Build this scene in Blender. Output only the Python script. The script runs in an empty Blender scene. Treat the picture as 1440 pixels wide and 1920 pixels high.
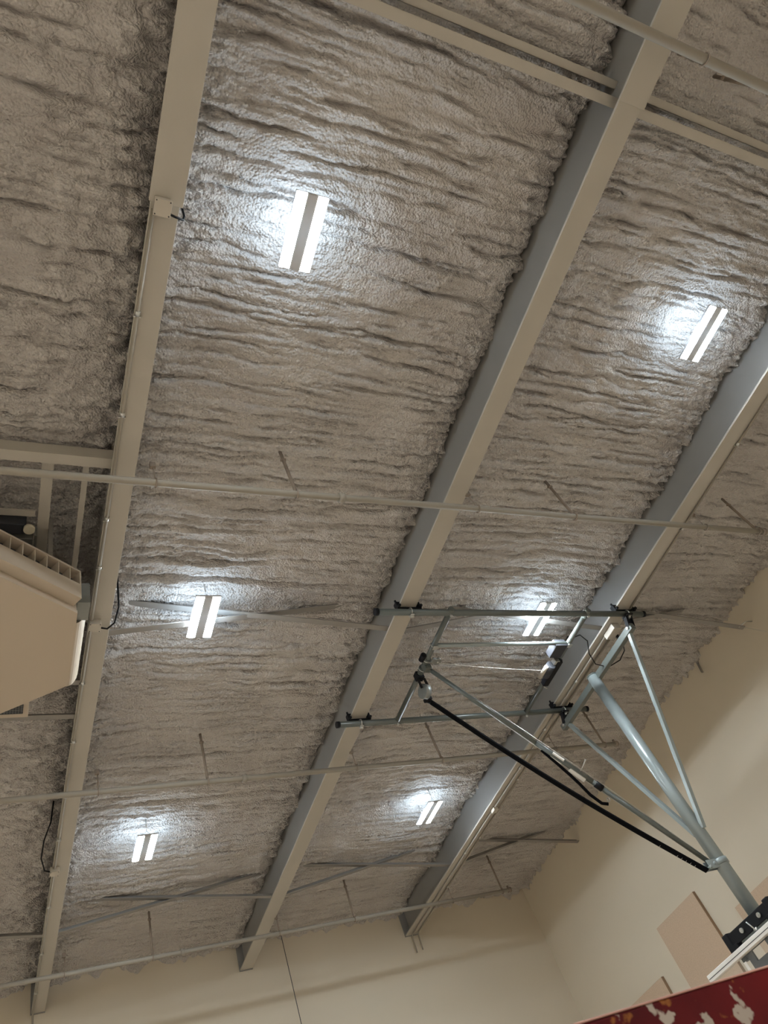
import bpy, bmesh, math, random
import numpy as np
from mathutils import Vector, Matrix

# ------------------------------------------------------------------ units
# plan units are measured from the camera; S turns them into metres,
# CZ is the camera height above the gym floor
S = 2.0/3.0
CZ = 1.6
FLOOR = -CZ/S
def P(x, y, z): return Vector((x*S, y*S, z*S + CZ))

sc = bpy.context.scene
col = sc.collection

# ------------------------------------------------------------------ camera
R = np.array([[0.896, 0.066, 0.439], [-0.31, 0.8, 0.513], [-0.317, -0.596, 0.738]])
def _n(v): return v/np.linalg.norm(v)
f_px = 1397.0
ax = _n(np.array([3575-720, 1170-960, f_px]))
ay = np.array([-124-720, 3139-960, f_px]); ay = _n(ay-ax*(ay@ax))
az = np.cross(ax, ay)
cam = bpy.data.cameras.new('camera'); camo = bpy.data.objects.new('camera', cam); col.objects.link(camo)
right = Vector((ax[0], ay[0], az[0])); down = Vector((ax[1], ay[1], az[1])); fwd = Vector((ax[2], ay[2], az[2]))
M = Matrix((right, -down, -fwd)).transposed().to_4x4()
M.translation = P(0, 0, 0)
camo.matrix_world = M
cam.sensor_fit = 'VERTICAL'; cam.sensor_height = 36.0; cam.lens = 36.0*f_px/1920.0
cam.clip_start = 0.05; cam.clip_end = 200
cam.dof.use_dof = True; cam.dof.focus_distance = 8.0; cam.dof.aperture_fstop = 16.0
sc.camera = camo

# ------------------------------------------------------------------ light and view
LAMP = 230.0          # radiance of the lamp lenses
GLOW_SIDE_W = 10.0           # added points beside each fixture, imitating its halo on the foam, watts
GLOW_UP_W = 2.2         # added panel over each housing, brightens the foam like a halo, watts
w = bpy.data.worlds.new('world'); sc.world = w; w.use_nodes = True
w.node_tree.nodes['Background'].inputs[0].default_value = (0.9, 0.8, 0.65, 1)
w.node_tree.nodes['Background'].inputs[1].default_value = 0.05
sc.view_settings.view_transform = 'Standard'; sc.view_settings.look = 'None'
sc.view_settings.exposure = 0.33; sc.view_settings.gamma = 1.0; sc.view_settings.use_curve_mapping = False
sc.cycles.max_bounces = 8; sc.cycles.diffuse_bounces = 5
sc.cycles.use_denoising = True
sc.cycles.sample_clamp_indirect = 6.0
sc.cycles.caustics_reflective = False; sc.cycles.caustics_refractive = False

# ------------------------------------------------------------------ materials
def mat(name, rgb, rough=0.6, metal=0.0, var=0.06, vscale=3.0, bump=0.0, bscale=60.0, emit=None, spec=0.5):
    m = bpy.data.materials.new(name); m.use_nodes = True
    nt = m.node_tree; b = nt.nodes['Principled BSDF']
    b.inputs['Roughness'].default_value = rough; b.inputs['Metallic'].default_value = metal
    b.inputs['Specular IOR Level'].default_value = spec
    tc = nt.nodes.new('ShaderNodeTexCoord')
    no = nt.nodes.new('ShaderNodeTexNoise'); no.inputs['Scale'].default_value = vscale; no.inputs['Detail'].default_value = 5
    nt.links.new(tc.outputs['Object'], no.inputs['Vector'])
    mx = nt.nodes.new('ShaderNodeMix'); mx.data_type = 'RGBA'
    mx.inputs[6].default_value = (*[c*(1-var) for c in rgb], 1); mx.inputs[7].default_value = (*[min(1, c*(1+var)) for c in rgb], 1)
    nt.links.new(no.outputs['Fac'], mx.inputs[0]); nt.links.new(mx.outputs[2], b.inputs['Base Color'])
    if bump:
        n2 = nt.nodes.new('ShaderNodeTexNoise'); n2.inputs['Scale'].default_value = bscale; n2.inputs['Detail'].default_value = 4
        nt.links.new(tc.outputs['Object'], n2.inputs['Vector'])
        bp = nt.nodes.new('ShaderNodeBump'); bp.inputs['Strength'].default_value = bump; bp.inputs['Distance'].default_value = 0.01
        nt.links.new(n2.outputs['Fac'], bp.inputs['Height']); nt.links.new(bp.outputs['Normal'], b.inputs['Normal'])
    if emit:
        b.inputs['Emission Color'].default_value = (*emit[0], 1); b.inputs['Emission Strength'].default_value = emit[1]
    return m

MT = {
 'steel':   mat('painted_steel', (0.455, 0.425, 0.375), 0.5, var=0.05, bump=0.08, bscale=40),
 'web':     mat('web_grey', (0.27, 0.265, 0.26), 0.7, var=0.06, bump=0.08, bscale=40),  # one even grey, darker than the flange
 'pipe':    mat('painted_pipe', (0.31, 0.28, 0.235), 0.65, var=0.05),
 'brace':   mat('brace_steel', (0.25, 0.235, 0.22), 0.55, var=0.08),
 'rust':    mat('rusty_strut', (0.27, 0.22, 0.18), 0.7, var=0.3, vscale=20),
 'tube':    mat('grey_enamel', (0.100, 0.112, 0.104), 0.3, metal=0.1, var=0.05, spec=0.6),
 'mast':    mat('grey_enamel_mast', (0.27, 0.31, 0.31), 0.3, metal=0.15, var=0.05, spec=0.7),
 'black':   mat('black_steel', (0.006, 0.006, 0.008), 0.6, var=0.1, spec=0.2),
 'strap':   mat('black_webbing', (0.003, 0.003, 0.004), 0.9, var=0.1, spec=0.08),
 'zinc':    mat('zinc_plate', (0.6, 0.6, 0.58), 0.3, metal=0.9, var=0.1, vscale=30),
 'galv':    mat('galvanised', (0.26, 0.27, 0.26), 0.4, metal=0.5, var=0.1, vscale=20),
 'white':   mat('white_enamel', (0.78, 0.76, 0.72), 0.35, var=0.03),
 'cream':   mat('cream_plastic', (0.75, 0.70, 0.56), 0.45, var=0.03),
 'box':     mat('junction_box_paint', (0.50, 0.46, 0.40), 0.5, var=0.03),
 'unit':    mat('unit_enamel', (0.48, 0.405, 0.32), 0.4, var=0.03, vscale=1.5),
 'unitdark': mat('unit_dark', (0.035, 0.037, 0.045), 0.7, var=0.1),
 'housing': mat('lamp_housing', (0.5, 0.5, 0.52), 0.4, var=0.02),
 'lens':    mat('lamp_lens', (0.9, 0.9, 0.9), 0.4, emit=((0.86, 0.95, 1.0), LAMP)),
 'wall':    mat('wall_paint', (0.67, 0.60, 0.49), 0.75, var=0.03, vscale=0.6, bump=0.05, bscale=90),
 'panel':   mat('acoustic_panel', (0.58, 0.44, 0.325), 0.9, var=0.22, vscale=70, bump=0.3, bscale=150),
 'paneledge': mat('acoustic_panel_edge', (0.30, 0.20, 0.13), 0.9, var=0.1),
 'floor':   mat('maple_floor', (0.52, 0.42, 0.325), 0.35, var=0.10, vscale=2.0),
 'wire':    mat('steel_wire', (0.7, 0.68, 0.62), 0.4, metal=0.6),
}
def foam_mat():
    m = bpy.data.materials.new('spray_foam'); m.use_nodes = True
    nt = m.node_tree; b = nt.nodes['Principled BSDF']; L = nt.links.new
    b.inputs['Roughness'].default_value = 0.9; b.inputs['Specular IOR Level'].default_value = 0.15
    tc = nt.nodes.new('ShaderNodeTexCoord')
    def noise(sc_, det, vec=None):
        n = nt.nodes.new('ShaderNodeTexNoise'); n.inputs['Scale'].default_value = sc_; n.inputs['Detail'].default_value = det
        L(vec or tc.outputs['Object'], n.inputs['Vector']); return n
    n1 = noise(1.1, 4)
    rp = nt.nodes.new('ShaderNodeValToRGB')
    rp.color_ramp.elements[0].position = 0.3; rp.color_ramp.elements[0].color = (0.518, 0.486, 0.464, 1)
    rp.color_ramp.elements[1].position = 0.7; rp.color_ramp.elements[1].color = (0.615, 0.581, 0.556, 1)
    L(n1.outputs['Fac'], rp.inputs[0]); L(rp.outputs[0], b.inputs['Base Color'])
    vo = nt.nodes.new('ShaderNodeTexVoronoi'); vo.inputs['Scale'].default_value = 42.0
    n2 = noise(14, 6); n3 = noise(55, 4)
    mp = nt.nodes.new('ShaderNodeMixRGB'); mp.inputs[0].default_value = 0.012
    L(tc.outputs['Object'], mp.inputs[1]); L(n2.outputs['Color'], mp.inputs[2]); L(mp.outputs[0], vo.inputs['Vector'])
    a = nt.nodes.new('ShaderNodeMath'); a.operation = 'MULTIPLY'; a.inputs[1].default_value = -0.8; L(vo.outputs['Distance'], a.inputs[0])
    c = nt.nodes.new('ShaderNodeMath'); c.operation = 'ADD'; L(a.outputs[0], c.inputs[0]); L(n2.outputs['Fac'], c.inputs[1])
    d = nt.nodes.new('ShaderNodeMath'); d.operation = 'MULTIPLY_ADD'; d.inputs[1].default_value = 0.35
    L(n3.outputs['Fac'], d.inputs[0]); L(c.outputs[0], d.inputs[2])
    bp = nt.nodes.new('ShaderNodeBump'); bp.inputs['Strength'].default_value = 1.0; bp.inputs['Distance'].default_value = 0.025
    L(d.outputs[0], bp.inputs['Height']); L(bp.outputs['Normal'], b.inputs['Normal'])
    return m
MT['foam'] = foam_mat()
def chipped_red():
    m = bpy.data.materials.new('chipped_red_paint'); m.use_nodes = True
    nt = m.node_tree; b = nt.nodes['Principled BSDF']; L = nt.links.new
    b.inputs['Roughness'].default_value = 0.75; b.inputs['Specular IOR Level'].default_value = 0.2
    tc = nt.nodes.new('ShaderNodeTexCoord')
    def ramp(n, p0, p1):
        r = nt.nodes.new('ShaderNodeMapRange'); r.inputs[1].default_value = p0; r.inputs[2].default_value = p1; L(n, r.inputs[0]); return r.outputs[0]
    def noise(s, d, off):
        mp = nt.nodes.new('ShaderNodeMapping'); mp.inputs['Location'].default_value = off; L(tc.outputs['Object'], mp.inputs[0])
        n = nt.nodes.new('ShaderNodeTexNoise'); n.inputs['Scale'].default_value = s; n.inputs['Detail'].default_value = d; L(mp.outputs[0], n.inputs['Vector']); return n.outputs['Fac']
    def mix(fac, c0, c1):
        x = nt.nodes.new('ShaderNodeMix'); x.data_type = 'RGBA'; L(fac, x.inputs[0])
        for k, c in ((6, c0), (7, c1)):
            if isinstance(c, tuple): x.inputs[k].default_value = (*c, 1)
            else: L(c, x.inputs[k])
        return x.outputs[2]
    c = mix(ramp(noise(9, 4, (0, 0, 0)), 0.35, 0.7), (0.05, 0.003, 0.004), (0.13, 0.006, 0.007))
    c = mix(ramp(noise(44, 3, (5, 2, 1)), 0.62, 0.68), c, (0.24, 0.085, 0.02))
    c = mix(ramp(noise(38, 3, (1, 7, 3)), 0.60, 0.63), c, (0.36, 0.30, 0.25))
    L(c, b.inputs['Base Color'])
    return m
MT['red'] = chipped_red()
MT['rededge'] = mat('worn_red_edge', (0.50, 0.27, 0.22), 0.6, var=0.5, vscale=9)
def glass():
    m = bpy.data.materials.new('board_glass'); m.use_nodes = True
    b = m.node_tree.nodes['Principled BSDF']
    b.inputs['Base Color'].default_value = (0.80, 0.82, 0.78, 1); b.inputs['Roughness'].default_value = 0.05
    b.inputs['Alpha'].default_value = 0.06
    return m
MT['glass'] = glass()

# ------------------------------------------------------------------ builders
class MB:
    """collects shapes (plan units in, metres out) and links them as one mesh object"""
    def __init__(s): s.bm = bmesh.new()
    def box(s, x0, x1, y0, y1, z0, z1, bev=0.0):
        r = bmesh.ops.create_cube(s.bm, size=1.0); v = r['verts']
        bmesh.ops.scale(s.bm, verts=v, vec=((x1-x0)*S, (y1-y0)*S, (z1-z0)*S))
        bmesh.ops.translate(s.bm, verts=v, vec=P((x0+x1)/2, (y0+y1)/2, (z0+z1)/2))
        if bev:
            e = list({e for q in v for e in q.link_edges})
            bmesh.ops.bevel(s.bm, geom=e, offset=bev*S, segments=2, affect='EDGES', profile=0.5)
        return s
    def frame(s, a, b, up=Vector((0, 0, 1))):
        d = (b-a).normalized()
        if abs(d.dot(up)) > 0.98: up = Vector((0, 1, 0))
        u = d.cross(up).normalized(); v = u.cross(d).normalized()
        return d, u, v
    def bar(s, a, b, w_, h_, up=Vector((0, 0, 1)), bev=0.0):
        """rectangular bar between two plan points"""
        a, b = P(*a), P(*b); d, u, v = s.frame(a, b, up)
        vs = []
        for p in (a, b):
            for i, j in ((-1, -1), (1, -1), (1, 1), (-1, 1)):
                vs.append(s.bm.verts.new(p+u*(i*w_*S/2)+v*(j*h_*S/2)))
        fs = [(0, 3, 2, 1), (4, 5, 6, 7), (0, 1, 5, 4), (1, 2, 6, 5), (2, 3, 7, 6), (3, 0, 4, 7)]
        F = [s.bm.faces.new([vs[i] for i in f]) for f in fs]
        if bev: bmesh.ops.bevel(s.bm, geom=list({e for f in F for e in f.edges}), offset=bev*S, segments=2, affect='EDGES', profile=0.5)
        return s
    def tube(s, pts, r, n=16, closed=False, cap=True):
        """round tube along plan points; r is one radius or one per point"""
        pts = [P(*p) for p in pts]; rs = r if isinstance(r, (list, tuple)) else [r]*len(pts)
        rings = []; N = len(pts); pu = None
        for i, p in enumerate(pts):
            if closed: d = (pts[(i+1) % N]-pts[i-1]).normalized()
            else: d = (pts[min(i+1, N-1)]-pts[max(i-1, 0)]).normalized()
            if pu is None:
                up = Vector((0, 0, 1)) if abs(d.z) < 0.95 else Vector((0, 1, 0))
                u = d.cross(up).normalized()
            else:
                u = (pu-d*pu.dot(d)).normalized()
            pu = u; v = u.cross(d)
            rings.append([s.bm.verts.new(p+(u*math.cos(2*math.pi*k/n)+v*math.sin(2*math.pi*k/n))*rs[i]*S) for k in range(n)])
        for i in range(N if closed else N-1):
            A, B = rings[i], rings[(i+1) % N]
            for k in range(n):
                f = s.bm.faces.new((A[k], A[(k+1) % n], B[(k+1) % n], B[k])); f.smooth = True
        if cap and not closed:
            s.bm.faces.new(rings[0]); s.bm.faces.new(list(reversed(rings[-1])))
        return s
    def cyl(s, a, b, r, n=20): return s.tube([a, b], r, n)
    def ring(s, c, axis, R_, r, n=24, m=8, a0=0.0, a1=2*math.pi):
        ax_ = Vector(axis).normalized(); u = ax_.orthogonal().normalized()
        if abs(ax_.z) < 0.9: u = Vector((0, 0, 1)).cross(ax_).normalized()
        v = ax_.cross(u); c = Vector(c); full = abs(a1-a0-2*math.pi) < 1e-6
        k = n if full else n+1
        pts = [tuple(c+(u*math.cos(a0+(a1-a0)*i/n)+v*math.sin(a0+(a1-a0)*i/n))*R_) for i in range(k)]
        return s.tube(pts, r, m, closed=full)
    def prism(s, poly, z0, z1):
        lo = [s.bm.verts.new(P(x, y, z0)) for x, y in poly]; hi = [s.bm.verts.new(P(x, y, z1)) for x, y in poly]
        n = len(poly)
        s.bm.faces.new(list(reversed(lo))); s.bm.faces.new(hi)
        for i in range(n): s.bm.faces.new((lo[i], lo[(i+1) % n], hi[(i+1) % n], hi[i]))
        return s
    def sheet(s, rows, thick):
        """a curved plate: rows of plan points, given thickness along its normal"""
        g = [[s.bm.verts.new(P(*p)) for p in r] for r in rows]
        F = []
        for i in range(len(g)-1):
            for j in range(len(g[0])-1):
                F.append(s.bm.faces.new((g[i][j], g[i][j+1], g[i+1][j+1], g[i+1][j])))
        bmesh.ops.recalc_face_normals(s.bm, faces=F)
        bmesh.ops.solidify(s.bm, geom=F, thickness=thick*S)
        return s
    def build(s, name, m, parent=None, origin=None):
        bmesh.ops.recalc_face_normals(s.bm, faces=s.bm.faces[:])
        off = parent.matrix_world.translation.copy() if parent is not None else (P(*origin) if origin else Vector((0, 0, 0)))
        if parent is not None: off = world_loc(parent)
        bmesh.ops.translate(s.bm, verts=s.bm.verts[:], vec=-off)
        me = bpy.data.meshes.new(name); s.bm.to_mesh(me); s.bm.free()
        me.materials.append(MT[m] if isinstance(m, str) else m)
        o = bpy.data.objects.new(name, me); col.objects.link(o)
        if parent is not None: o.parent = parent
        else: o.location = off
        return o
def world_loc(o):
    v = o.location.copy()
    while o.parent: o = o.parent; v += o.location
    return v
def tag(o, label, cat, group=None, kind=None):
    o['label'] = label; o['category'] = cat
    if group: o['group'] = group
    if kind: o['kind'] = kind
    return o
def thing(name, label, cat, loc, group=None):
    o = bpy.data.objects.new(name, None); col.objects.link(o); o.location = P(*loc); o.empty_display_size = 0.1
    return tag(o, label, cat, group)
def structure(o): o['kind'] = 'structure'; return o
def copy_tree(o, parent=None):
    c = o.copy(); col.objects.link(c); c.parent = parent
    for ch in [k for k in bpy.data.objects if k.parent == o]: copy_tree(ch, c)
    return c

# ------------------------------------------------------------------ room shell
XE = 16.48; YF = 22.23; XW = -12.0; YN = -14.0; TOPZ = 10.5
structure(MB().box(XW-.2, XE+.2, YN-.2, YF+.2, FLOOR-.2, FLOOR).build('floor', 'floor'))
structure(MB().box(XW-.2, XE+.2, YF, YF+.2, FLOOR, TOPZ).build('wall_far', 'wall'))
structure(MB().box(XE, XE+.2, YN, YF, FLOOR, TOPZ).build('wall_right', 'wall'))
structure(MB().box(XW-.2, XW, YN, YF, FLOOR, TOPZ).build('wall_left', 'wall'))
structure(MB().box(XW-.2, XE+.2, YN-.2, YN, FLOOR, TOPZ).build('wall_near', 'wall'))

# spray foam ceiling: one displaced mesh, finely meshed where the photograph looks
rng = np.random.RandomState(7)
_perm = rng.permutation(1024); _g = rng.rand(1024)*2*np.pi
def hsh(i, j): return _perm[(_perm[i & 1023]+j) & 1023]
def gnoise(x, y):
    xi = np.floor(x).astype(np.int64); yi = np.floor(y).astype(np.int64); xf = x-xi; yf = y-yi
    u = xf*xf*xf*(xf*(xf*6-15)+10); v = yf*yf*yf*(yf*(yf*6-15)+10)
    def gr(a, b, dx, dy):
        t = _g[hsh(a, b)]; return np.cos(t)*dx+np.sin(t)*dy
    n00 = gr(xi, yi, xf, yf); n10 = gr(xi+1, yi, xf-1, yf); n01 = gr(xi, yi+1, xf, yf-1); n11 = gr(xi+1, yi+1, xf-1, yf-1)
    return (n00*(1-u)+n10*u)*(1-v)+(n01*(1-u)+n11*u)*v
def fbm(x, y, o=4):
    s_ = 0; a = 1
    for k in range(o): s_ = s_+a*gnoise(x*2**k+13.7*k, y*2**k+7.1*k); a *= 0.5
    return s_
def worley(x, y):
    xi = np.floor(x).astype(np.int64); yi = np.floor(y).astype(np.int64); best = np.full(x.shape, 9.0)
    for a in (-1, 0, 1):
        for b in (-1, 0, 1):
            h = hsh(xi+a, yi+b); px = xi+a+(h % 97)/97.0; py = yi+b+(h % 89)/89.0
            best = np.minimum(best, (px-x)**2+(py-y)**2)
    return np.sqrt(best)
WEBS = [-4.10, 1.22, 6.56, 11.84]
def foam_z(x, y):
    # the overlapping gun passes run across the bays (along x)
    dl = np.full(x.shape, 9.0); dr = np.full(x.shape, 9.0)
    for wb in WEBS:
        dl = np.where(x > wb, np.minimum(dl, x-wb), dl)      # distance to the web on my left
        dr = np.where(x <= wb, np.minimum(dr, wb-x), dr)     # distance to the web on my right
    dr = np.minimum(dr, np.abs(XE-x)+0.12)
    bay = np.searchsorted(np.array(WEBS), x)*31.7
    edge = np.exp(-(np.minimum(dl, dr)/0.55)**2)
    fine = 0.55+1.0*edge
    def passes(sp, k, amp_w, lip, dep, mask):
        wy = y + amp_w*gnoise(x*0.33+bay+k, y*0.30+k) + 0.28*sp*gnoise(x*1.5+k, y*1.5+bay) + fine*(0.050*gnoise(x*5+k, y*5)+0.034*gnoise(x*12+k, y*12)+0.018*gnoise(x*26+k, y*26))
        ph = wy/sp + 0.35*gnoise(x*0.0+bay+k, y*0.9+k)
        f = ph-np.floor(ph)
        d = np.minimum(f, 1-f)*sp
        return mask*(lip*(1-f)**0.7*np.clip(f/0.10, 0, 1) - dep*np.exp(-(d/0.024)**1.4))
    m1 = np.clip(0.35+1.5*gnoise(x*0.55+bay, y*3.2+5)+1.2*gnoise(x*2.4+bay, y*5+5), 0.0, 1.4)
    m2 = np.clip(0.22+1.6*gnoise(x*0.40+9+bay, y*1.5+5)+1.0*gnoise(x*1.9+3+bay, y*3+5), 0.0, 1.4)
    m3 = np.clip(0.10+1.8*gnoise(x*0.75+19+bay, y*3.1+5), 0.0, 1.0)
    h = passes(0.215, 1.0, 0.16, 0.058, 0.085, m1) + passes(0.40, 37.0, 0.22, 0.085, 0.105, m2) + passes(0.13, 71.0, 0.12, 0.034, 0.050, m3)
    h = h + 0.06*fbm(x*0.9+bay, y*0.9, 3)
    wx_ = x+0.06*gnoise(x*5, y*5); wy_ = y+0.05*gnoise(x*5+9, y*5+4)
    c1 = 1-worley(wx_*3.0+bay, wy_*4.6); c2 = 1-worley(wx_*7+3, wy_*11+bay); c3 = 1-worley(wx_*15, wy_*22)
    lum = np.clip(0.35+0.9*gnoise(x*0.7+4, y*0.6+bay), 0.1, 1)
    h = h + (0.014+0.16*edge)*c1*(0.4+lum) + (0.022+0.055*edge)*c2 + 0.022*c3*(0.5+lum) + 0.014*fbm(x*8, y*11, 4)
    z = 9.78-h+0.13*np.exp(-(dr/0.4)**2)
    # foam climbs the webs with a ragged lip, and hangs ragged at the walls
    rag = gnoise(y*1.6+bay, x*0+3)+0.6*gnoise(y*5+bay, x*0+8)+0.4*gnoise(y*13+bay, x*0+1)
    z = z + 0.30*np.exp(-dr/0.08)*(0.5+1.1*rag) + 0.25*np.exp(-dl/0.08)
    rw = 0.5+1.2*gnoise(x*1.8, y*1.8)+0.9*gnoise(x*6, y*6)
    z = z - 0.16*np.exp(-(YF-y)/0.12)*rw - 0.16*np.exp(-(XE-x)/0.14)*rw
    # bay left of the first rafter: sprayed high up, unit hangs in a deep pocket
    left = (x < 1.22)
    z = np.where(left, z+0.15*np.exp(-dr/0.35)+0.10*fbm(x*1.3, y*1.1, 2)-0.10*c1-0.03*c2, z)
    pocket = 1/(1+np.exp(-(y-6.05)/0.04))*1/(1+np.exp((y-10.2)/0.3))
    z = np.where(left, z+0.38*pocket, z)
    # slight hump at the ridge
    z = z-0.05*np.exp(-((y+0.25)/0.35)**2)
    return z
def foam_patch(x0, x1, y0, y1, step):
    sx, sy = (step*1.35, step*0.68) if step < 0.1 else (step, step)
    nx = max(2, int(round((x1-x0)/sx))+1); ny = max(2, int(round((y1-y0)/sy))+1)
    gx, gy = np.meshgrid(np.linspace(x0, x1, nx), np.linspace(y0, y1, ny))
    gz = foam_z(gx, gy)
    co = np.stack([gx*S, gy*S, gz*S+CZ], -1).reshape(-1, 3)
    i = np.arange(nx*ny).reshape(ny, nx)
    q = np.stack([i[:-1, :-1], i[1:, :-1], i[1:, 1:], i[:-1, 1:]], -1).reshape(-1, 4)
    return co, q
STEP = 0.022
patches = [foam_patch(XW, -4.10, YN, YF, 0.4), foam_patch(-4.10, -0.9, YN, YF, 0.3), foam_patch(-0.9, 1.22, 0.0, YF+.02, STEP),
           foam_patch(-0.9, 1.22, YN, 0.0, 0.3),
           foam_patch(1.22, 6.56, -1.6, YF+.02, STEP), foam_patch(6.56, 11.84, -2.2, YF+.02, STEP), foam_patch(11.84, XE+.02, -0.6, YF+.02, STEP),
           foam_patch(1.22, 6.56, YN, -1.6, 0.3), foam_patch(6.56, 11.84, YN, -2.2, 0.3), foam_patch(11.84, XE+.02, YN, -0.6, 0.3)]
cos = []; qs = []; o_ = 0
for c_, q_ in patches:
    cos.append(c_); qs.append(q_+o_); o_ += len(c_)
CO = np.concatenate(cos).astype(np.float32); Q = np.concatenate(qs).astype(np.int32)
me = bpy.data.meshes.new('ceiling'); me.vertices.add(len(CO)); me.vertices.foreach_set('co', CO.ravel())
me.loops.add(Q.size); me.loops.foreach_set('vertex_index', Q.ravel())
me.polygons.add(len(Q)); me.polygons.foreach_set('loop_start', np.arange(0, Q.size, 4, dtype=np.int32)); me.polygons.foreach_set('loop_total', np.full(len(Q), 4, dtype=np.int32))
me.polygons.foreach_set('use_smooth', np.ones(len(Q), dtype=bool))
me.update(calc_edges=True); me.materials.append(MT['foam'])
ceil = bpy.data.objects.new('ceiling', me); col.objects.link(ceil); structure(ceil)
# roof deck above the foam keeps the room closed
structure(MB().box(XW-.2, XE+.2, YN-.2, YF+.2, TOPZ, TOPZ+.1).build('ceiling_deck', 'steel'))

# ------------------------------------------------------------------ rafters
def rafter(xl, xr, label, yn=YN+.05):
    xc = (xl+xr)/2; t = thing('steel_rafter', label, 'beam', (xc, YF, 9.0), 'steel rafters across the ceiling')
    MB().box(xl, xr, yn, YF-.02, 9.0, 9.04, 0.006).build('bottom_flange', 'steel', t)
    MB().box(xc-.02, xc+.02, yn, YF-.02, 9.04, 10.38).build('web', 'web', t)
    MB().box(xl, xr, yn, YF-.02, 10.38, 10.42).build('top_flange', 'steel', t)
    MB().box(xl-.02, xr-.0, YF-.04, YF-.005, 8.98, 10.3).build('end_plate', 'web', t)
    # short splice stiffeners welded to the web above the flange
    return t, xc
A, xa = rafter(1.08, 1.40, 'leftmost grey steel rafter, with conduit and junction boxes along its edge')
B, xb = rafter(6.38, 6.74, 'middle grey steel rafter, with the left ends of the hoop frame pipes clamped beneath')
Cc, xc = rafter(11.62, 12.05, 'rightmost grey steel rafter, with two conduits and the hoop mast hanging from it')
Dd, xd = rafter(-4.3, -3.94, 'grey steel rafter outside the view, left of the air handling unit')
# the first rafter is wider on the near side of its splice
MB().box(1.055, 1.43, -13.9, 2.28, 8.975, 8.998, 0.004).build('cover_plate', 'steel', A)
MB().box(6.36, 6.775, -13.9, -0.25, 8.975, 8.998, 0.004).build('cover_plate', 'steel', B)

# ridge channels between rafters
def ridge(x0, x1, label):
    t = thing('ridge_channel', label, 'channel', ((x0+x1)/2, -0.25, 9.2), 'ridge channels between rafters')
    MB().box(x0, x1, -.27, -.15, 9.24, 9.26).box(x0, x1, -.275, -.255, 9.26, 9.62).box(x0, x1, -.17, -.15, 9.26, 9.32).build('near_angle', 'steel', t)
    MB().box(x0, x1, -.45, -.36, 9.42, 9.44).box(x0, x1, -.375, -.355, 9.44, 9.66).build('far_angle', 'steel', t)
ridge(xa+.02, xb-.02, 'long grey ridge channel between left and middle rafters, top of the ceiling')
ridge(xb+.02, xc-.02, 'grey ridge channel between middle and rightmost rafters, top right')

# flange struts crossing low between rafters, in two lines
def strut(a, b, label, group, r=0.055):
    t = tag(MB().bar(a, b, 2*r, 0.02).bar((a[0], a[1]+r, a[2]+.05), (b[0], b[1]+r, b[2]+.05), 0.02, 0.11).build('cross_strut', 'brace', None, a), label, 'strut', group)
    return t
G1 = 'diagonal angle struts, near line'; G2 = 'diagonal angle struts, far line'
for (a, b, lab, g) in (
    ((1.26, 9.0, 9.78), (6.50, 9.0, 9.08), 'near-line angle strut from left rafter down to middle rafter, behind the lit lamp', G1),
    ((1.26, 9.05, 9.04), (5.9, 9.05, 9.80), 'near-line angle strut rising right from left rafter into the foam', G1),
    ((6.60, 9.05, 9.04), (8.9, 9.05, 9.52), 'near-line angle strut rising right from middle rafter, behind the hoop frame', G1),
    ((7.6, 9.0, 9.75), (11.80, 9.0, 9.06), 'near-line angle strut down to the rightmost rafter, behind the hoop frame', G1),
    ((11.88, 9.05, 9.2), (15.4, 9.05, 9.85), 'near-line angle strut rising right from the rightmost rafter', G1),
    ((12.6, 9.0, 9.70), (16.27, 9.0, 9.08), 'near-line angle strut ending in front of the right wall, open end', G1),
    ((1.7, 18.45, 9.76), (6.50, 18.45, 9.05), 'far-line angle strut from the foam down to the middle rafter', G2),
    ((1.26, 18.5, 9.04), (6.3, 18.5, 9.74), 'far-line angle strut rising right from the left rafter', G2),
    ((6.60, 18.5, 9.04), (10.8, 18.5, 9.70), 'far-line angle strut rising right from the middle rafter', G2),
    ((7.1, 18.45, 9.80), (11.80, 18.45, 9.10), 'far-line angle strut from the foam down to the rightmost rafter', G2),
    ((11.88, 18.5, 9.10), (16.4, 18.5, 9.85), 'far-line angle strut rising right from the rightmost rafter', G2),
    ((12.7, 18.45, 9.76), (16.46, 18.45, 9.18), 'far-line angle strut ending against the right wall', G2),
    ((-3.9, 18.45, 9.7), (1.20, 18.45, 9.03), 'far-line angle strut left of the leftmost rafter', G2),
    ((-3.9, 11.05, 9.22), (1.15, 11.05, 9.06), 'angle strut just behind the air handling unit, left edge', G1),
    ((-3.9, 10.15, 9.22), (1.15, 10.15, 9.02), 'angle strut end showing between the unit and the leftmost rafter', G1)):
    strut(a, b, lab, g)

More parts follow.
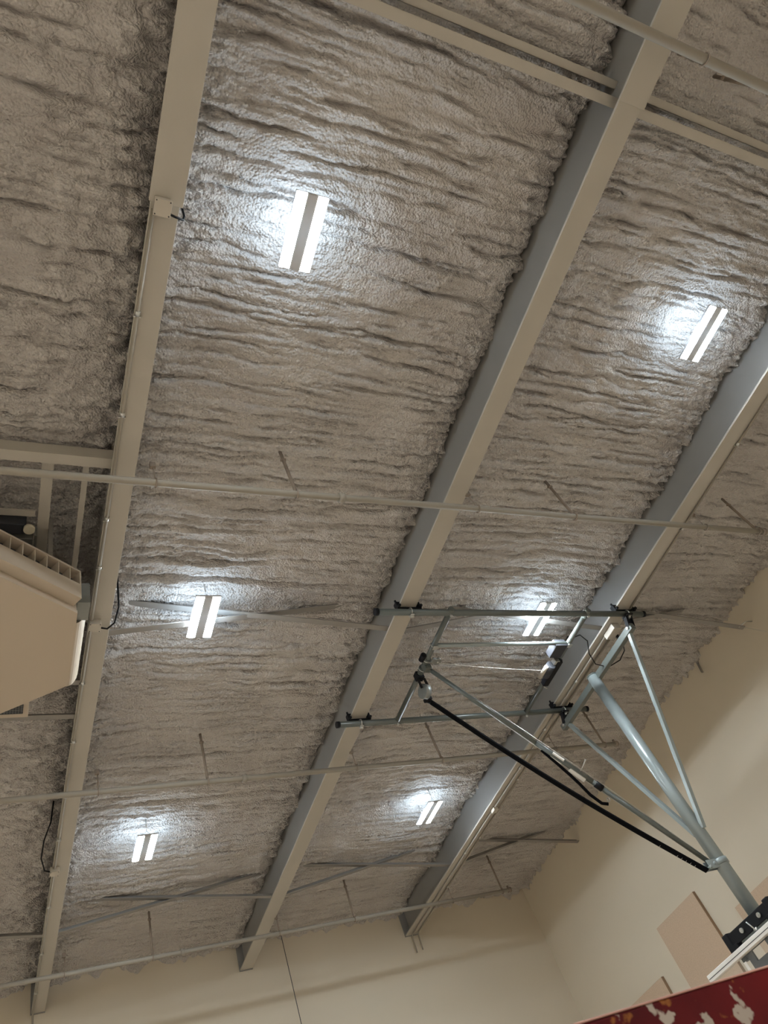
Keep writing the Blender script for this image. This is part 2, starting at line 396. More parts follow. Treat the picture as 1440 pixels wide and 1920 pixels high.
# ------------------------------------------------------------------ sprinkler pipes
def sprinkler(y, x0, x1, z, label, couplings, rods, struts, where, r=0.052):
    t = thing('sprinkler_pipe', label, 'pipe', ((x0+x1)/2, y, z), 'sprinkler pipes under the rafters')
    MB().cyl((x0, y, z), (x1, y, z), r).build('pipe', 'pipe', t)
    for cx_ in couplings:
        MB().cyl((cx_-.045, y, z), (cx_+.045, y, z), r+.025).cyl((cx_-.02, y-.09, z), (cx_-.02, y+.09, z), .02, 8).build('coupling', 'pipe', t)
    if x1 < XE-.5:
        MB().cyl((x1-.04, y, z), (x1+.05, y, z), r+.02).cyl((x1-.01, y, z-.02), (x1-.01, y, z+.12), .03, 10).build('end_cap', 'rust', t)
    hx = [x0+.55+i*1.27 for i in range(int((x1-x0)/1.27))]
    for (rx, zt) in rods:      # hanger rods from clamps on the rafter flange
        h = MB().ring((rx, y, z), (1, 0, 0), r+.012, .010, 16, 6).cyl((rx, y, z+r), (rx, y, zt), .011, 8).box(rx-.05, rx+.03, y-.03, y+.03, 8.97, 9.07, .005).build('hanger_rod', 'rust', t)
    for (sx, zt) in struts:    # stiff sway struts up into the foam
        h = MB().cyl((sx, y, z+r), (sx, y, zt), .026, 10).ring((sx, y, z), (1, 0, 0), r+.012, .014, 16, 6).cyl((sx-.04, y, zt-.28), (sx+.04, y, zt-.28), .03, 8).build('sway_strut', 'rust', t)
    return t
PZ = 8.6
sprinkler(5.78, -12, 13.75, PZ, 'sprinkler pipe in front of the hoop frame, passing over the left unit', (4.33,), [(1.62, 9.0), (6.77, 9.0), (12.08, 9.0)], [(3.62, 9.8), (8.81, 9.8), (13.6, 9.8)], 'near')
sprinkler(12.62, -12, 13.98, PZ, 'sprinkler pipe behind the hoop frame, across the middle of the ceiling', (4.33,), [(1.62, 9.0), (6.77, 9.0), (12.08, 9.0)], [(3.61, 9.8), (8.86, 9.8), (13.62, 9.8)], 'mid')
sprinkler(19.50, -12, 14.0, PZ, 'sprinkler pipe close to the far wall', (4.28,), [(1.62, 9.0), (6.77, 9.0), (12.02, 9.0)], [(3.58, 9.8), (8.9, 9.8), (13.76, 9.8)], 'far')
sprinkler(-0.95, -12, 13.7, PZ, 'sprinkler pipe at the top right corner, beyond the ridge channel', (), [(1.62, 9.0), (7.0, 9.0)], [(3.62, 9.8), (8.2, 9.8)], 'ridge', 0.06)

# ------------------------------------------------------------------ lamps
def make_lamp():
    t = thing('high_bay_light', 'x', 'ceiling light', (0, 0, 0), 'twin-bar high bay lights')
    MB().box(-.215, .215, -.48, .48, .045, .085, .01).box(-.07, .07, -.47, .47, .031, .046).build('housing', 'housing', t)
    for s_ in (-1, 1):
        mb = MB(); cx_ = s_*.138
        rows = []
        for k in range(9):
            a = math.pi*k/8
            rows.append([(cx_-.065*math.cos(a), y_, .043-.010*math.sin(a)) for y_ in (-.465, -.45, .45, .465)])
        mb.sheet(rows, 0.004).build('lens', 'lens', t)
    for yy in (-.36, .36):
        MB().tube([(-.12, yy, .085), (0, yy, .22), (0, yy, .30)], .006, 6).tube([(.12, yy, .085), (0, yy, .22)], .006, 6).cyl((0, yy, .28), (0, yy, .50), .012, 8).build('hanger', 'zinc', t)
    ld = bpy.data.lights.new('side_glow_fill', 'POINT'); ld.energy = GLOW_SIDE_W; ld.color = (0.62, 0.82, 1.0); ld.shadow_soft_size = 0.14  # added halo fill, no part of the fixture itself
    ld.energy = GLOW_SIDE_W/2
    for s_ in (-1, 1):
        lo = bpy.data.objects.new('side_glow_fill', ld); col.objects.link(lo); lo.parent = t; lo.location = (s_*0.30*S, 0, 0.055)
    la = bpy.data.lights.new('up_glow_fill', 'AREA'); la.shape = 'RECTANGLE'; la.size = 0.30; la.size_y = 0.64; la.energy = GLOW_UP_W; la.color = (0.70, 0.85, 1.0)  # added fill aimed up at the foam, the housing has no such source
    lu = bpy.data.objects.new('up_glow_fill', la); col.objects.link(lu); lu.parent = t; lu.location = (0, 0, 0.065); lu.rotation_euler = (math.pi, 0, 0)
    return t
lamp0 = make_lamp()
LZ = 9.22
lamps = [(2.95, 2.30, 'largest high bay light, nearest, in the upper left middle'),
         (2.93, 8.90, 'high bay light over the diagonal struts, between left and middle rafters'),
         (2.93, 15.80, 'farthest left high bay light, behind the second sprinkler pipe'),
         (10.06, 2.36, 'high bay light near the right edge, between middle and right rafters'),
         (10.05, 8.92, 'high bay light partly hidden behind the hoop frame pipe'),
         (10.08, 15.85, 'farthest right high bay light, low between middle and right rafters')]
for yy in (2.3, 8.9, 15.8, -4.4, -11):  # added lamps out of view, put in only to light the room
    for xx in (-4.9, -9.8): lamps.append((xx, yy, None))
lamps.append((2.94, -4.4, None)); lamps.append((2.94, -11, None)); lamps.append((10.05, -11, None))
for i, (x_, y_, lab) in enumerate(lamps):
    o = lamp0 if i == 0 else copy_tree(lamp0)
    # the copied children are local to the empty, which was built around plan zero
    o.location = P(x_, y_, LZ)
    o['label'] = lab or 'twin-bar high bay light out of view, added to light the room'

# ------------------------------------------------------------------ conduits and junction boxes on the left rafter
def conduit(pts, label, r=.022, couplings=(), group='conduits along the rafters', m='pipe'):
    t = thing('conduit', label, 'conduit', pts[0], group)
    MB().tube(pts, r, 10).build('tube', m, t)
    for c_ in couplings:
        MB().cyl((c_[0], c_[1]-.03, c_[2]), (c_[0], c_[1]+.03, c_[2]), r+.010, 10).box(c_[0]-.045, c_[0]+.045, c_[1]+.04, c_[1]+.055, c_[2]-.005, c_[2]+.025).build('strap', 'zinc', t)
conduit([(1.115, 2.36, 8.965), (1.115, 8.68, 8.965)], 'conduit on the left rafter from the upper box to the middle box', couplings=[(1.115, 3.6, 8.965), (1.115, 5.0, 8.965), (1.115, 6.7, 8.965), (1.115, 7.6, 8.965)])
conduit([(1.115, 8.86, 8.965), (1.115, 15.62, 8.965)], 'conduit on the left rafter from the middle box to the far box', couplings=[(1.115, 10.1, 8.965), (1.115, 11.6, 8.965), (1.115, 13.2, 8.965), (1.115, 14.6, 8.965)])
conduit([(1.115, 15.78, 8.965), (1.115, 22.1, 8.965), (1.115, 22.18, 8.9), (1.115, 22.18, 3.0)], 'conduit on the left rafter from far box to the far wall', couplings=[(1.115, 17.1, 8.965), (1.115, 19.1, 8.965), (1.115, 21, 8.965)])
def jbox(x, y, z, w_, label, loop):
    t = thing('junction_box', label, 'junction box', (x, y, z), 'junction boxes on the left rafter')
    MB().box(x-w_/2, x+w_/2, y-w_/2, y+w_/2, z-.10, z, .008).build('box', 'box', t)
    MB().box(x-w_/2-.004, x+w_/2+.004, y-w_/2-.004, y+w_/2+.004, z-.112, z-.10, .003).build('cover', 'box', t)
    for i in (-1, 1):
        for j in (-1, 1): MB().cyl((x+i*w_*.42, y+j*w_*.42, z-.112), (x+i*w_*.42, y+j*w_*.42, z-.118), .008, 8).build('screw', 'unitdark', t)
    MB().tube(loop, .014, 8).build('cable', 'black', t)
jbox(1.20, 2.30, 8.975, .18, 'square junction box at the splice on the left rafter, uppermost', [(1.29, 2.36, 8.92), (1.36, 2.38, 8.93), (1.45, 2.40, 8.96), (1.47, 2.38, 9.05), (1.44, 2.30, 9.2), (1.46, 2.25, 9.5)])
jbox(1.17, 8.77, 8.998, .17, 'junction box on the left rafter beside the air handling unit', [(1.26, 8.82, 8.94), (1.36, 8.84, 8.94), (1.46, 8.75, 8.98), (1.50, 8.5, 9.08), (1.48, 8.35, 9.3), (1.48, 8.3, 9.6)])
jbox(1.12, 15.70, 8.998, .17, 'junction box on the left rafter with cable looping left', [(1.03, 15.68, 8.94), (.93, 15.6, 8.93), (.84, 15.2, 8.97), (.86, 14.8, 9.1), (.96, 14.5, 9.3), (1.0, 14.4, 9.7)])
# two conduits along the right rafter
conduit([(12.00, -6, 8.972), (12.00, 8.3, 8.972)], 'conduit along the right edge of the rightmost rafter, near stretch', couplings=[(12.0, 2.2, 8.972), (12.0, 4.1, 8.972), (12, 6.1, 8.972)])
conduit([(11.80, 9.15, 8.97), (11.80, 15.45, 8.97)], 'left conduit of the pair on the rightmost rafter, beside the hoop frame', couplings=[(11.80, 10.6, 8.97), (11.80, 12.3, 8.97), (11.80, 13.8, 8.97)])
conduit([(11.98, 9.15, 8.97), (11.98, 22.0, 8.97), (12.0, 22.1, 8.93), (12.0, 22.14, 8.5)], 'right conduit of the pair on the rightmost rafter, ending in a wall stub', couplings=[(11.98, 11.6, 8.97), (11.98, 14.3, 8.97), (11.98, 16.9, 8.97), (11.98, 19.4, 8.97)])
conduit([(11.80, 15.7, 8.97), (11.80, 22.0, 8.97), (11.78, 22.1, 8.93), (11.78, 22.14, 8.45)], 'left conduit of the pair on the rightmost rafter, far stretch ending in a stub', couplings=[(11.80, 17.6, 8.97), (11.80, 20.3, 8.97)])
t = thing('junction_box', 'small pale junction box low on the rightmost rafter', 'junction box', (11.83, 15.57, 8.96))
MB().box(11.76, 11.90, 15.48, 15.66, 8.90, 8.998, .008).build('box', 'box', t)
t = thing('receptacle_box', 'cream receptacle box under the rightmost rafter beside the hoop frame clamp', 'outlet box', (11.86, 8.95, 8.96))
MB().box(11.76, 11.98, 8.78, 9.14, 8.86, 8.998, .01).build('box', 'box', t)
MB().cyl((11.99, 9.02, 8.88), (12.02, 9.06, 8.62), .035, 12).build('plug', 'black', t)

# ------------------------------------------------------------------ basketball hoop support
t = HF = thing('hoop_support_frame', 'grey steel pipe frame of a ceiling-hung basketball hoop, clamped under two rafters', 'basketball hoop frame', (9.05, 9.9, 8.85))
PR = .062; Z0 = 8.85
YP1, YP2 = 8.35, 11.47
for (y_, x0, x1) in ((YP1, 5.87, 12.30), (YP2, 6.06, 12.52)):
    o = MB().cyl((x0, y_, Z0), (x1, y_, Z0), PR, 24).build('long_pipe', 'tube', t)
    MB().cyl((x0-.035, y_, Z0), (x0+.03, y_, Z0), PR+.006, 24).build('end_cap', 'black', o)
    MB().cyl((x1-.03, y_, Z0), (x1+.035, y_, Z0), PR+.006, 24).build('end_cap', 'black', o)
for (x_, lab) in ((7.40, 'l'), (10.72, 'r')):
    o = MB().cyl((x_, YP1, Z0-.0), (x_, YP2, Z0-.0), .055, 20).cyl((x_, YP1-.10, Z0), (x_, YP1+.10, Z0), .062, 20).build('cross_pipe', 'tube', t)
    for y_ in (YP1, YP2):
        MB().cyl((x_, y_, Z0-.11), (x_, y_, Z0+.11), .016, 8).cyl((x_, y_, Z0-.10), (x_, y_, Z0-.075), .028, 6).cyl((x_, y_, Z0+.075), (x_, y_, Z0+.10), .028, 6).build('bolt', 'zinc', o)
o = MB().cyl((7.44, 9.22, Z0), (10.68, 9.22, Z0), .042, 20).build('spreader_pipe', 'mast', t)
for x_ in (7.40, 10.72):
    MB().ring((x_, 9.22, Z0), (0, 1, 0), .062, .012, 20, 6).box(x_-.05, x_+.05, 9.17, 9.27, Z0-.085, Z0-.06, .004).build('clamp', 'zinc', o)
def beam_clamp(x, y, xl, xr):
    c_ = MB()
    for (xe, s_) in ((xl, -1), (xr, 1)):
        c_.box(min(xe-s_*.06, xe+s_*.05), max(xe-s_*.06, xe+s_*.05), y-.05, y+.05, 9.045, 9.075, .004)
        c_.box(min(xe+s_*.02, xe+s_*.07), max(xe+s_*.02, xe+s_*.07), y-.055, y+.055, 8.91, 9.075, .006)
        c_.cyl((xe+s_*.045, y-.06, 8.94), (xe+s_*.045, y-.11, 8.94), .03, 6)
        c_.cyl((xe+s_*.045, y-.02, 9.06), (xe+s_*.045, y-.02, 9.13), .022, 6)
    c_.box(xl-.06, xr+.06, y-.045, y+.045, 8.925, 8.945, .003)
    k = c_.build('beam_clamp', 'black', t)
    MB().ring(((xl+xr)/2, y, Z0), (1, 0, 0), PR+.014, .014, 24, 6).box((xl+xr)/2-.035, (xl+xr)/2+.035, y-.05, y+.05, Z0-.10, Z0-.074, .004).cyl(((xl+xr)/2, y, Z0-.13), ((xl+xr)/2, y, Z0-.09), .03, 6).build('u_bolt', 'zinc', k)
for y_ in (YP1, YP2):
    beam_clamp(6.56, y_, 6.38, 6.74); beam_clamp(11.84, y_, 11.62, 12.05)
# square header tube slung below the two long pipes
HZ = 8.55; HX = 11.80
o = MB().bar((HX, 8.40, HZ), (HX, 11.74, HZ), .13, .15, bev=.01).build('header_tube', 'tube', t)
for y_ in (8.48, 11.62):
    MB().cyl((HX-.10, y_, HZ), (HX+.10, y_, HZ), .018, 8).cyl((HX-.10, y_, HZ), (HX-.075, y_, HZ), .032, 6).cyl((HX+.075, y_, HZ), (HX+.10, y_, HZ), .032, 6).build('bolt', 'zinc', o)
for y_, yh in ((YP1, 8.46), (YP2, 11.58)):
    MB().bar((HX+.02, y_, 8.78), (HX+.02, yh, HZ+.07), .10, .03, up=Vector((0, 1, 0))).bar((HX-.07, y_, 8.80), (HX-.07, yh, HZ+.02), .02, .09, up=Vector((0, 1, 0))).bar((HX+.09, y_, 8.80), (HX+.09, yh, HZ+.02), .02, .09, up=Vector((0, 1, 0))).box(HX-.09, HX+.11, y_-.085, y_+.085, 8.765, 8.80, .005).build('hinge_hanger', 'black', t)
# mast and its side braces
MX, MY = 11.72, 10.05
o = MB().tube([(MX, MY, 8.62), (MX, MY, 3.18)], .125, 32).build('mast', 'mast', t)
MB().cyl((MX, MY, 8.60), (MX, MY, 8.635), .132, 32).build('end_cap', 'tube', o)
MB().box(MX-.02, MX+.02, MY-.02, MY+.02, 3.2, 3.3).build('tenon', 'tube', o)
for (y_, ye) in ((8.58, 9.93), (11.52, 10.17)):
    MB().bar((HX, y_, 8.50), (11.74, ye, 4.82), .085, .085, bev=.006).build('side_brace', 'mast', t)
# collar on the mast
o = MB().cyl((MX, MY, 4.16), (MX, MY, 4.26), .145, 32).build('mast_collar', 'mast', t)
MB().box(MX-.36, MX-.12, MY-.05, MY-.035, 4.12, 4.28, .004).box(MX-.36, MX-.12, MY+.035, MY+.05, 4.12, 4.28, .004).cyl((MX-.20, MY-.09, 4.20), (MX-.20, MY+.09, 4.20), .028, 10).cyl((MX-.33, MY-.09, 4.16), (MX-.33, MY+.09, 4.16), .028, 10).build('lug', 'mast', o)
# front fold brace
ba = Vector((7.47, 9.78, 8.74)); bb = Vector((MX-.20, 10.05, 4.20))
def bp_(t_, dx=0, dy=0, dz=0): v = ba.lerp(bb, t_); return (v.x+dx, v.y+dy, v.z+dz)
o = MB().tube([bp_(0), bp_(.44)], .042, 16).tube([bp_(.40), bp_(.60)], .050, 16).tube([bp_(.58), bp_(1)], .045, 16).build('fold_brace', 'tube', t)
MB().tube([bp_(.16, 0, -.045, .05), bp_(.56, 0, -.07, .05), bp_(.97, 0, -.03, .04)], .008, 6).build('brace_cable', 'zinc', o)
MB().tube([bp_(.16, 0, .04, -.04), bp_(.56, 0, .05, -.05), bp_(.97, 0, .03, -.02)], .008, 6).build('brace_cable', 'zinc', o)
MB().bar(bp_(.455, 0, 0, -.02), bp_(.495, 0, 0, -.02), .12, .05, bev=.006).bar(bp_(.52, 0, .04, -.04), bp_(.575, 0, .04, -.04), .10, .05, bev=.006).build('sleeve', 'white', o)
MB().tube([bp_(.55, 0, .06, -.05), bp_(.55, .05, -.16, .02), bp_(.545, .10, -.26, .05)], [.009, .011, .016], 8).build('handle', 'zinc', o)
MB().tube([bp_(.61, 0, 0, 0), bp_(.635, 0, 0, 0)], .065, 12).build('stop_collar', 'black', o)
st = [bp_(.42, 0, .05, -.04), bp_(.47, 0, .08, -.07), bp_(.52, 0, .11, -.12), bp_(.55, 0, .13, -.17), bp_(.58, .0, .15, -.26), bp_(.61, .02, .14, -.32), bp_(.63, .04, .10, -.28)]
MB().tube(st, .030, 8).build('strap_loop', 'strap', o)
MB().ring(bp_(.638, .03, .06, -.18), (1, 0, 0), .035, .010, 12, 6).build('hook', 'zinc', o)
# hinge, pulleys and retractor on the left cross pipe
o = MB().cyl((7.40, 9.58, Z0), (7.40, 9.70, Z0), .078, 20).cyl((7.40, 9.84, Z0), (7.40, 9.94, Z0), .078, 20).box(7.36, 7.50, 9.70, 9.84, Z0-.15, Z0-.03, .01).build('brace_hinge', 'tube', t)
MB().cyl((7.30, 9.50, Z0+.02), (7.30, 9.66, Z0+.02), .06, 12).build('hinge_lug', 'black', o)
MB().ring((7.40, 9.62, Z0), (0, 1, 0), .084, .008, 20, 6).ring((7.40, 9.88, Z0), (0, 1, 0), .084, .008, 20, 6).build('clamp_band', 'zinc', o)
o = MB().cyl((7.60, 9.60, Z0-.09), (7.60, 9.60, Z0-.05), .085, 20).bar((7.46, 9.56, Z0-.07), (7.62, 9.60, Z0-.07), .12, .05, bev=.01).build('pulley', 'galv', t)
MB().cyl((7.60, 9.60, Z0-.11), (7.60, 9.60, Z0-.03), .018, 8).build('axle', 'zinc', o)
o = MB().cyl((7.46, 10.28, Z0-.23), (7.58, 10.30, Z0-.23), .15, 28).build('strap_reel', 'galv', t)
MB().box(7.32, 7.48, 10.02, 10.16, Z0-.09, Z0+.07, .01).bar((7.36, 10.10, Z0-.06), (7.44, 10.22, Z0-.20), .05, .04).bar((7.50, 10.10, Z0-.06), (7.60, 10.22, Z0-.20), .05, .04).build('reel_bracket', 'black', o)
MB().cyl((7.60, 10.50, Z0-.27), (7.72, 10.54, Z0-.29), .05, 10).box(7.58, 7.72, 10.42, 10.56, Z0-.31, Z0-.24, .01).build('guide', 'black', o)
# black safety strap from the reel to the mast collar
sa = Vector((7.70, 10.54, 8.58)); sb = Vector((MX-.36, 10.10, 4.14)); pts = []
for k in range(13):
    u = k/12; v = sa.lerp(sb, u); pts.append((v.x, v.y, v.z-0.16*math.sin(math.pi*u)))
mb = MB()
for k in range(12): mb.bar(pts[k], pts[k+1], .11, .03)
o = mb.build('safety_strap', 'strap', t)
mb = MB()
for u in (.90, .915, .93, .945, .96, .84):
    v = sa.lerp(sb, u); z_ = v.z-0.16*math.sin(math.pi*u)
    mb.bar((v.x-.003, v.y, z_-.016), (v.x+.003, v.y, z_-.019), .088, .004)
mb.build('stitching', 'wire', o)
# winch on the right cross pipe
o = MB().box(10.56, 10.70, 9.62, 10.38, Z0-.17, Z0-.05, .008).ring((10.72, 9.72, Z0-.0), (0, 1, 0), .085, .02, 20, 6, math.pi*.9, math.pi*2.1).ring((10.72, 10.36, Z0-.0), (0, 1, 0), .085, .02, 20, 6, math.pi*.9, math.pi*2.1).build('winch_bracket', 'black', t)
MB().cyl((10.45, 9.72, Z0-.14), (10.45, 10.06, Z0-.14), .10, 20).build('winch_drum', 'unitdark', o)
MB().cyl((10.33, 9.74, Z0-.16), (10.33, 10.10, Z0-.16), .045, 16).build('winch_motor', 'box', o)
MB().box(10.36, 10.66, 9.20, 9.58, Z0-.08, Z0+.10, .01).build('motor_housing', 'unitdark', o)
MB().box(10.50, 10.62, 9.60, 9.72, Z0-.16, Z0-.04, .006).cyl((10.60, 10.40, Z0-.16), (10.72, 10.46, Z0-.16), .012, 8).build('gear_plate', 'zinc', o)
wpts = []
for k in range(13):
    u = k/12; a_ = Vector((7.62, 9.60, Z0-.12)).lerp(Vector((10.40, 9.86, Z0-.18)), u); wpts.append((a_.x, a_.y, a_.z-.03*math.sin(math.pi*u)))
MB().tube(wpts, .005, 6).build('hoist_cable', 'wire', t)
t2 = thing('power_cord', 'thin dark power cord looping under the right rafter to the hoop winch', 'cord', (11.2, 9.0, 8.8))
MB().tube([(10.72, 9.2, 8.92), (10.84, 8.92, 8.8), (11.05, 9.02, 8.72), (11.25, 9.35, 8.66), (11.55, 9.62, 8.6), (11.85, 9.62, 8.5), (12.05, 9.40, 8.5), (12.06, 9.16, 8.55), (12.02, 9.06, 8.62)], .012, 8).build('cord', 'black', t2)
# backboard with its mounting bracket
BX = 11.33
t = thing('backboard', 'white-framed glass basketball backboard, upper corner above the red rail', 'backboard', (BX, 10.05, 1.3))
bl, br, bt, bo = 11.42, 8.68, 2.98, 1.36
MB().box(BX-.05, BX+.06, br, bl, bt-.12, bt, .012).box(BX-.05, BX+.06, br, bl, bo, bo+.12, .012).box(BX-.05, BX+.06, br, br+.10, bo+.12, bt-.12, .01).box(BX-.05, BX+.06, bl-.10, bl, bo+.12, bt-.12, .01).build('rim_frame', 'white', t)
MB().box(BX-.053, BX-.049, br+.02, bl-.02, bt-.072, bt-.062).build('frame_groove', 'unitdark', t)
MB().box(BX-.012, BX+.012, br+.08, bl-.08, bo+.10, bt-.10).build('glass_pane', 'glass', t)
MB().box(BX-.018, BX-.0125, 10.47, 10.53, 1.7, 2.78).box(BX-.018, BX-.0125, 9.57, 9.63, 1.7, 2.78).box(BX-.018, BX-.0125, 9.57, 10.53, 1.64, 1.70).build('target_square', 'white', t)
t = thing('backboard_mount', 'black steel mounting channel with bolts joining mast to backboard', 'bracket', (11.5, 10.05, 2.9))
MB().box(11.40, 11.62, 9.42, 10.68, 3.05, 3.25, .012).box(11.38, 11.66, 10.58, 10.72, 2.92, 3.28, .02).box(11.38, 11.66, 9.38, 9.52, 2.92, 3.28, .02).box(11.38, 11.50, 9.5, 9.62, 2.80, 3.08, .01).box(11.38, 11.50, 10.48, 10.60, 2.80, 3.08, .01).build('channel', 'black', t)
mb = MB()
for y_ in (9.72, 10.22): mb.cyl((11.39, y_, 3.15), (11.36, y_, 3.15), .040, 10).cyl((11.37, y_, 3.15), (11.34, y_, 3.15), .022, 8)
mb.build('bolt', 'zinc', t)
MB().cyl((11.395, 10.05, 3.20), (11.395, 9.98, 3.05), .012, 8).cyl((11.42, 9.93, 3.04), (11.42, 10.01, 3.04), .03, 10).build('hook', 'zinc', t)
MB().box(11.60, 11.75, 9.92, 10.18, 3.0, 3.3, .02).box(11.42, 11.45, 9.66, 10.40, 2.88, 3.06).build('gusset', 'tube', t)
MB().box(11.40, 11.44, 10.32, 10.46, 1.7, 2.9).box(11.40, 11.44, 9.64, 9.78, 1.7, 2.9).box(11.40, 11.44, 9.78, 9.94, 1.7, 2.9).box(11.40, 11.44, 9.94, 10.32, 2.86, 2.9).box(11.40, 11.44, 9.94, 10.32, 1.7, 2.70).build('back_plate', 'unitdark', t)
# rim and net hidden behind the red rail, still part of the hoop
t = thing('basketball_rim', 'orange basketball rim below the backboard centre, hidden behind the red rail', 'basketball rim', (BX-.7, 10.05, 1.6))
rimm = mat('rim_orange', (0.8, 0.18, 0.03), 0.4)
MB().ring((BX-.55, 10.05, 1.62), (0, 0, 1), .34, .014, 32, 8).box(BX-.22, BX-.05, 9.97, 10.13, 1.58, 1.64).build('ring', rimm, t)

# ------------------------------------------------------------------ acoustic panels on the right wall
PANG = 'tan acoustic panels on the right wall'
def panel(y0, y1, z0, z1, label):
    t = thing('acoustic_panel', label, 'wall panel', (XE, (y0+y1)/2, z0), PANG)
    MB().box(XE-.09, XE-.002, y0, y1, z0, z1, .006).build('board', 'panel', t)
    MB().box(XE-.088, XE-.004, y0-.012, y0, z0, z1).build('edge_trim', 'paneledge', t)
    return t
panel(15.43, 17.30, 4.40-1.25, 5.89, 'tan acoustic panel on the right wall, the large one left of the backboard')
panel(18.1, 19.97, 3.6-.9, 5.0+.0, 'tan acoustic panel low on the right wall, only its tip above the red rail')
panel(12.6, 14.50, 2.2, 4.98, 'tan acoustic panel on the right wall behind the backboard mount, right edge')

# ------------------------------------------------------------------ wires on the far wall
tag(MB().tube([(7.66, 22.0, 9.95), (7.74, 22.1, 7.5), (7.80, 22.18, 5.0)], .010, 6).build('hanging_wire', 'unitdark', None, (7.7, 22.1, 5)), 'thin dark wire hanging down the far wall right of the middle rafter', 'wire')
tag(MB().tube([(16.27, 9.0, 9.1), (16.40, 8.6, 8.5), (16.44, 8.2, 7.9)], .007, 6).build('guy_wire', 'wire', None, (16.3, 8.6, 8.5)), 'thin pale wire from the strut end down the right wall', 'wire')
tag(MB().tube([(16.1, 9.0, 9.1), (16.30, 8.85, 9.15), (16.42, 8.80, 9.1)], .014, 6).build('bent_hook', 'zinc', None, (16.3, 8.9, 9.1)), 'small bent metal hook at the strut end by the right wall', 'hook')
tag(MB().bar((16.44, 10.8, 9.62), (16.40, 10.85, 9.30), .06, .03).build('strut_stub', 'brace', None, (16.42, 10.8, 9.3)), 'short brown metal stub below the foam edge on the right wall', 'bracket')

# ------------------------------------------------------------------ air handling unit, left edge
t = thing('air_handling_unit', 'large beige air handling unit hung below the ceiling at the left edge', 'air handler', (-1.1, 8.3, 8.0))
oct_ = [(.79, 7.62), (.79, 9.06), (-.48, 9.88), (-1.72, 9.88), (-2.99, 9.06), (-2.99, 7.62), (-1.72, 6.80), (-.48, 6.80)]
MB().prism(oct_, 8.06, 8.95).build('casing', 'unit', t)
cxm, cym = -1.1, 8.34
MB().prism([(cxm+(x-cxm)*1.006, cym+(y-cym)*1.006) for x, y in oct_], 8.0, 8.055).build('bottom_panel', 'unit', t)
# discharge grille on the slanting face that looks at the camera
p0 = Vector((-.48, 6.80, 0)); p1 = Vector((.79, 7.62, 0)); dd = (p1-p0).normalized(); nn = Vector((dd.y, -dd.x, 0))
def gp(s_, d_, z_): v = p0+dd*s_+nn*d_; return (v.x, v.y, z_)
Lg = (p1-p0).length-.05
g = MB()
def gbox(mb, s0, s1, d0, d1, z0, z1):
    c = [gp(s0, d0, 0), gp(s1, d0, 0), gp(s1, d1, 0), gp(s0, d1, 0)]
    mb.prism([(a[0], a[1]) for a in c], z0, z1)
gbox(g, 0, Lg, .0, .17, 8.12, 8.40); gbox(g, 0, Lg, .0, .17, 8.66, 8.69); gbox(g, 0, .03, .0, .17, 8.40, 8.66); gbox(g, Lg-.02, Lg, .0, .17, 8.40, 8.66)
gr = g.build('grille', 'unit', t)
gb = MB(); gbox(gb, .03, Lg-.02, .002, .012, 8.40, 8.66); gb.build('grille_shade_back', 'unitdark', gr)  # near-black sheet stands in for the shade deep inside the grille
for k in range(1, 8):
    v_ = MB(); s0 = Lg*k/8; gbox(v_, s0, s0+.012, .012, .165, 8.40, 8.66); v_.build('vane', 'unit', gr)
rows = []
for k in range(9):
    a = math.pi/2*k/8
    rows.append([(.80+.17*math.sin(a), yy, 8.55-.40*math.cos(a)*1.0) for yy in (7.95, 8.4, 8.9, 9.25)])
hd = MB().sheet(rows, .01).build('side_hood', 'unit', t)
MB().prism([(.80, 7.60), (.97, 7.60), (.97, 7.94), (.80, 7.94)], 8.2, 8.6).build('hood_end', 'galv', hd)
MB().box(-1.3, .34, 9.70, 10.60, 8.72, 8.95, .01).build('return_box', 'unit', t)
MB().box(-1.2, .26, 9.9, 10.49, 8.70, 8.722).build('return_grille', 'unitdark', t)
mb = MB()
for k in range(36): mb.box(-1.2+k*.041, -1.2+k*.041+.005, 9.9, 10.49, 8.694, 8.702)
for k in range(14): mb.box(-1.2, .26, 9.9+k*.044, 9.905+k*.044, 8.694, 8.702)
mb.build('grille_mesh', 'galv', t)
MB().box(.40, .46, 7.3, 7.36, 8.9, 9.7).box(-2.6, -2.54, 7.3, 7.36, 8.9, 9.7).box(.30, .36, 9.1, 9.16, 8.9, 9.7).box(-2.6, -2.54, 9.1, 9.16, 8.9, 9.7).build('hanger_rods', 'zinc', t)
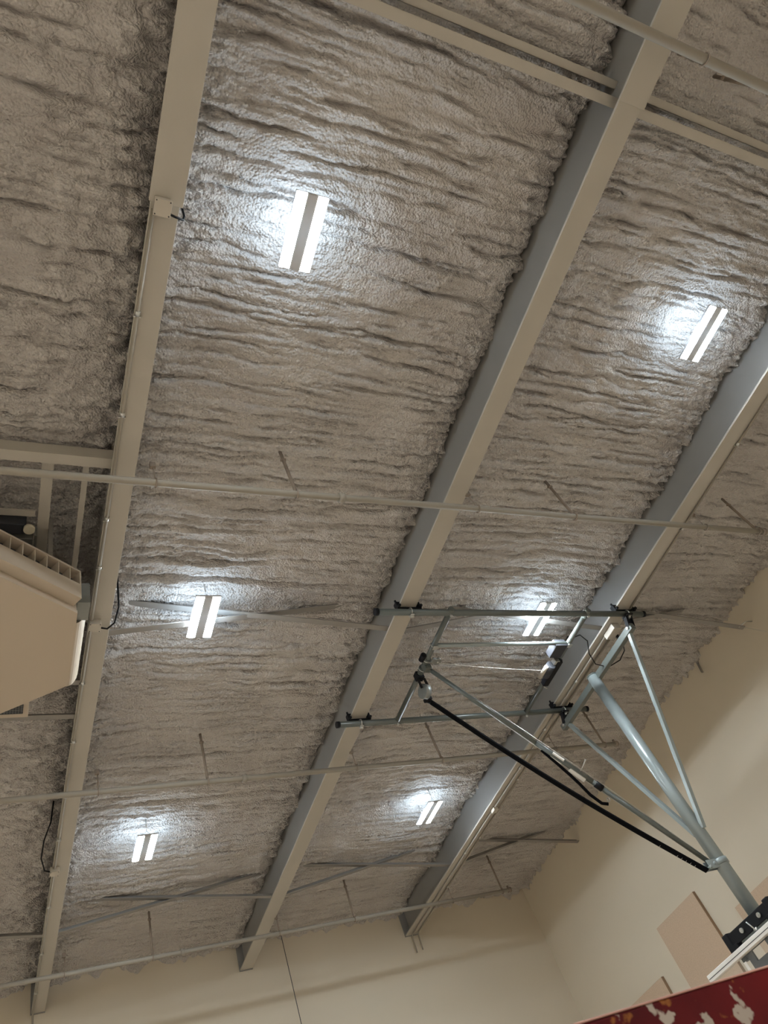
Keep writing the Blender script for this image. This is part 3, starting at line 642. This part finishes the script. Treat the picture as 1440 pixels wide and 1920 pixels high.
t = thing('heater_control_box', 'grey control box with pale round dial in the dark pocket above the air handler', 'control box', (-.3, 7.6, 9.3))
MB().box(-1.6, .20, 7.38, 8.4, 9.28, 9.6, .01).build('casing', 'galv', t)
MB().box(-1.6, .10, 7.14, 7.32, 9.30, 9.5, .01).build('valve_tray', 'unitdark', t)
MB().cyl((.14, 7.20, 9.25), (.14, 7.20, 9.30), .075, 20).build('dial', 'cream', t)
MB().box(.22, .25, 7.30, 8.2, 9.26, 9.5).build('side_rail', 'galv', t)
tag(MB().box(-3.9, 1.18, 5.86, 6.02, 9.22, 9.25).box(-3.9, 1.18, 5.86, 5.885, 9.25, 9.45).build('support_channel', 'steel', None, (.5, 5.9, 9.2)), 'pale steel support channel meeting the left rafter above the unit', 'channel')
tag(MB().bar((.31, 6.10, 9.46), (.34, 10.0, 9.46), .15, .02).build('support_bar', 'steel', None, (.31, 6.1, 9.4)), 'wider flat steel support bar running behind the air handler', 'bar', 'flat support bars above the air handler')
tag(MB().bar((.80, 6.05, 9.44), (.82, 10.0, 9.44), .08, .02).build('support_bar', 'steel', None, (.8, 6.1, 9.4)), 'narrower flat steel support bar next to the left rafter', 'bar', 'flat support bars above the air handler')
tag(MB().box(-3.9, .2, 6.98, 7.08, 9.42, 9.45).build('support_angle', 'steel', None, (-.3, 7.0, 9.4)), 'short grey cross angle over the control box at the left edge', 'angle')

# ------------------------------------------------------------------ red rail in the foreground
t = thing('guard_rail', 'chipped red painted steel guard rail in the lower right foreground', 'guard rail', (1.2, 1.03, FLOOR))
MB().box(-.4, 2.6, 1.0, 1.075, .075, .252, .006).build('top_rail', 'red', t)
MB().box(-.4, 2.6, .9985, 1.003, .2494, .2522, .001).build('worn_edge', 'rededge', t)
for x_ in (-.3, 1.1, 2.5):
    MB().box(x_-.04, x_+.04, 1.005, 1.07, FLOOR+.02, .085, .005).box(x_-.1, x_+.1, .95, 1.13, FLOOR, FLOOR+.02, .004).build('post', 'red', t)
MB().box(-.4, 2.6, 1.0, 1.075, -1.1, -1.0, .006).build('mid_rail', 'red', t)
bpy.context.view_layer.update()
